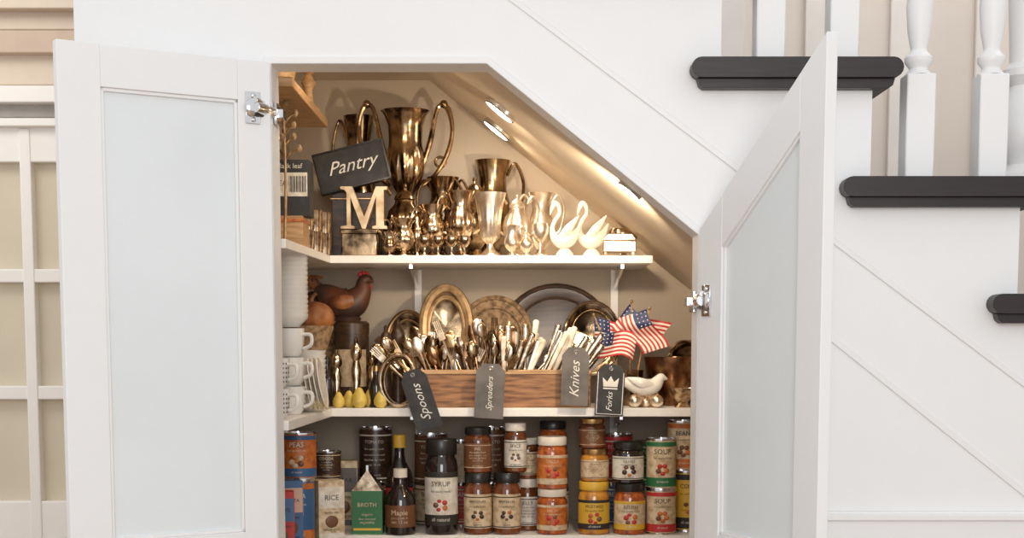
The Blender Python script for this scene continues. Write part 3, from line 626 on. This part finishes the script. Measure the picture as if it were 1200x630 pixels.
t1=jar('mustard_jar',696,563,38,d1,HONEY,YEL,YEL,txt='MUSTARD',band=INK,emb=RED); t1=jar('honey_jar',697,525,34,d1,HONEY,LIDG,CREAM,z0=t1,txt='HONEY',tcol=BROWN); jar('honey_jar',694,490,32,d1+.02,AMB,LIDG,BROWN,z0=t1,txt='HONEY',tcol=CREAM)
t1=jar('relish_jar',738,565,38,d1,SALSA,LIDB,CREAM,txt='RELISH',band=YEL,emb=RED); jar('olive_jar',736,517,38,d1,DGL,LIDB,LBLW,z0=t1,txt='OLIVES',emb=DWOOD)
t1=jar('soup_can',775,572,36,d1,CHROME,CHROME,CREAM,txt='SOUP',band=RED,emb=ORG,can=True); jar('soup_can',775,513,36,d1,CHROME,CHROME,CREAM,z0=t1,txt='SOUP',band=GRN,emb=RED,can=True)
t1=jar('soup_can',805,550,34,.80,CHROME,CHROME,YEL,txt='CORN',band=INK,emb=YEL,can=True); jar('soup_can',800,492,36,.80,CHROME,CHROME,CREAM,z0=t1,txt='BEANS',band=ORG,emb=BROWN,can=True)
for i,px in enumerate((440,505,540,575,722,762)):
    t1=jar('pantry_can',px,565,40,.94,CHROME,CHROME,[BROWN,CREAM,RED,BROWN,BLUE,CREAM][i],txt='BEANS',can=True,tcol=LBLW if i!=1 else INK); jar('pantry_can',px,500+(i%3)*8,40,.94,CHROME,CHROME,[DWOOD,BROWN,CREAM,BROWN,RED,GRN][i],z0=t1,txt='TOMATO',can=True,tcol=LBLW)
ZC=zC+.0005
b=MB('green_carton'); x=X(431,600,.74); k=K(.74); w_=18*k; z1=Z(574,.74); z2=Z(550,.74)
b.box(x-w_,x+w_,.72,.78,ZC,z1,GRN); vs=[(x-w_,.72,z1),(x+w_,.72,z1),(x+w_,.78,z1),(x-w_,.78,z1),(x,.735,z2),(x,.78,z2)]
b.add(vs,[(0,1,4),(2,3,5),(1,2,5,4),(3,0,4,5)],SILV); b.box(x-.003,x+.003,.735,.78,z2-.004,z2+.012,CHROME)
b.ftext('BROTH',x,.7195,(ZC+z1)/2+.02,w_*1.2,CREAM)
for q,s_ in((-.005,'organic'),(-.017,'slow simmered'),(-.026,'vegetable')): b.ftext(s_,x,.7195,(ZC+z1)/2+q,w_*1.1,CREAM,maxh=.010)
b.box(x-w_*.9,x+w_*.9,.7192,.7199,ZC+.01,ZC+.016,YEL); b.build(.001)
def carton(name,xc,yc,wx,wy,h,m,m2,txt,rz=0,z0=None):
    b=MB(name); b.M=xform(xc,yc,z0 if z0 is not None else ZC,rz=rz)
    b.box(-wx,wx,-wy,wy,0,h,m); b.box(-wx*.96,wx*.96,-wy-.0008,-wy,h*.55,h*.9,m2); b.box(-wx*.96,wx*.96,-wy-.0008,-wy,h*.06,h*.14,m2)
    b.box(wx,wx+.0008,-wy*.95,wy*.95,h*.5,h*.88,m2)
    b.ftext(txt,0,-wy-.0016,h*.72,wx*1.3,INK,maxh=h*.12); b.ell((0,-wy-.0005,h*.33),(wx*.5,.003,h*.10),BROWN)
    for q,s_ in((.48,'family size'),(.20,'whole grain')): b.ftext(s_,0,-wy-.0016,h*q,wx*1.4,INK,maxh=h*.06)
    b.build(.001); return (z0 or ZC)+h
carton('cereal_box',-.548,.20,.03,.02,.13,PINK,CREAM,'OATS',.3)
carton('cracker_box',-.540,.32,.028,.022,.155,RED,BLUE,'SNAPS',.2)
carton('pasta_box',-.535,.43,.026,.02,.17,BLUE,PINK,'PASTA',.3)
carton('rice_box',X(386,600,.62),.60,.034,.026,.155,CREAM,LBLW,'RICE',.45)
carton('sugar_box',X(402,600,.82),.84,.04,.025,.185,CREAM,GREYT,'SUGAR')
t1=jar('pantry_can',350,560,38,.54,CHROME,CHROME,BLUE,txt='TUNA',can=True,tcol=LBLW,band=ORG,emb=RED); jar('pantry_can',350,506,42,.54,CHROME,CHROME,ORG,z0=t1,txt='PEAS',can=True,tcol=LBLW,band=BLUE,emb=CREAM)
t1=jar('pantry_can',384,560,32,.76,CHROME,CHROME,BROWN,txt='TEA',can=True,tcol=LBLW)
jar('pantry_can',384,528,32,.76,CHROME,CHROME,DWOOD,z0=t1,txt='COCOA',can=True,tcol=CREAM)
jar('pantry_can',352,512,40,.90,CHROME,CHROME,BROWN,txt='COFFEE',can=True,tcol=CREAM)
# ---------------- lamps
def puck(x,d,e,tgt,r=1.0):
    z=zA1(x); ang=math.atan(slope)
    b=MB('puck_light'); b.M=xform(x,d,z-.001,ry=ang)
    b.lathe([(0,-.001),(.038*r,-.001),(.038*r,-.009),(.034*r,-.012)],CHROME,n=28); b.lathe([(.034*r,-.011),(.02*r,-.0135),(0,-.015)],LENS,n=28); b.build()
    l=bpy.data.lights.new('puck_lamp','SPOT'); l.energy=e; l.color=(1,.84,.63); l.spot_size=math.radians(125); l.spot_blend=.8; l.shadow_soft_size=.02
    o=bpy.data.objects.new('puck_lamp',l); o.location=(x-.014,d,z-.035); o.rotation_euler=(Vector(tgt)-o.location).to_track_quat('-Z','Y').to_euler(); sc.collection.objects.link(o)
puck(X(588,125,.50),.50,6,(.0,.85,zA),1.15); puck(X(584,160,.88),.88,6,(X(650,290,.76),.76,zA),1.15)
puck(X(740,262,.14),.14,13,(X(640,285,.76),.76,zA+.05),.8)  # added puck, tucked behind the opening edge to brighten the silver
def area(name,loc,tgt,size,e,col,sy=None):
    l=bpy.data.lights.new(name,'AREA'); l.energy=e; l.color=col; l.size=size
    if sy: l.shape='RECTANGLE'; l.size_y=sy
    o=bpy.data.objects.new(name,l); o.location=loc; o.rotation_euler=(Vector(tgt)-Vector(loc)).to_track_quat('-Z','Y').to_euler(); sc.collection.objects.link(o)
area('pantry_fill_light',(-.2,.16,1.92),(-.15,.85,1.2),.5,2.6,(1,.83,.62),.05)  # added fill above the header, brightens the pantry interior
area('shelf_fill_light',(.0,FB+.012,zA-.027),(.0,.95,zB),.7,.55,(1,.84,.64),.02)  # added fill under the upper shelf, lifts the dim shelves below
area('room_fill_light',(.3,-4.6,1.9),(0.1,0,1.2),1.6,60,(1,.98,.97))  # added fill behind the camera, reaches into the shelves; no window there
area('hall_fill_light',(-1.9,.4,2.9),(-1.5,1.7,1.2),.8,12,(1,.95,.88))  # unseen area light aimed at the left room and its door
area('stairwell_fill_light',(1.4,.5,3.2),(1.2,.9,1.8),.8,9,(1,.95,.90))  # added unseen fill, brightens the wall behind the balusters
w=bpy.data.worlds.new('world'); sc.world=w; w.use_nodes=True
bg=w.node_tree.nodes['Background']; bg.inputs[0].default_value=(.98,.985,1,1); bg.inputs[1].default_value=.84
cam=bpy.data.cameras.new('camera'); co=bpy.data.objects.new('camera',cam); sc.collection.objects.link(co)
cam.sensor_width=36; cam.lens=F/1200*36; cam.shift_y=-(315-PY0)/1200; co.location=(0,-D,CZ); co.rotation_euler=(math.radians(90)-TH,0,0)
cam.clip_start=.05; sc.camera=co
sc.view_settings.view_transform='Standard'; sc.view_settings.look='None'
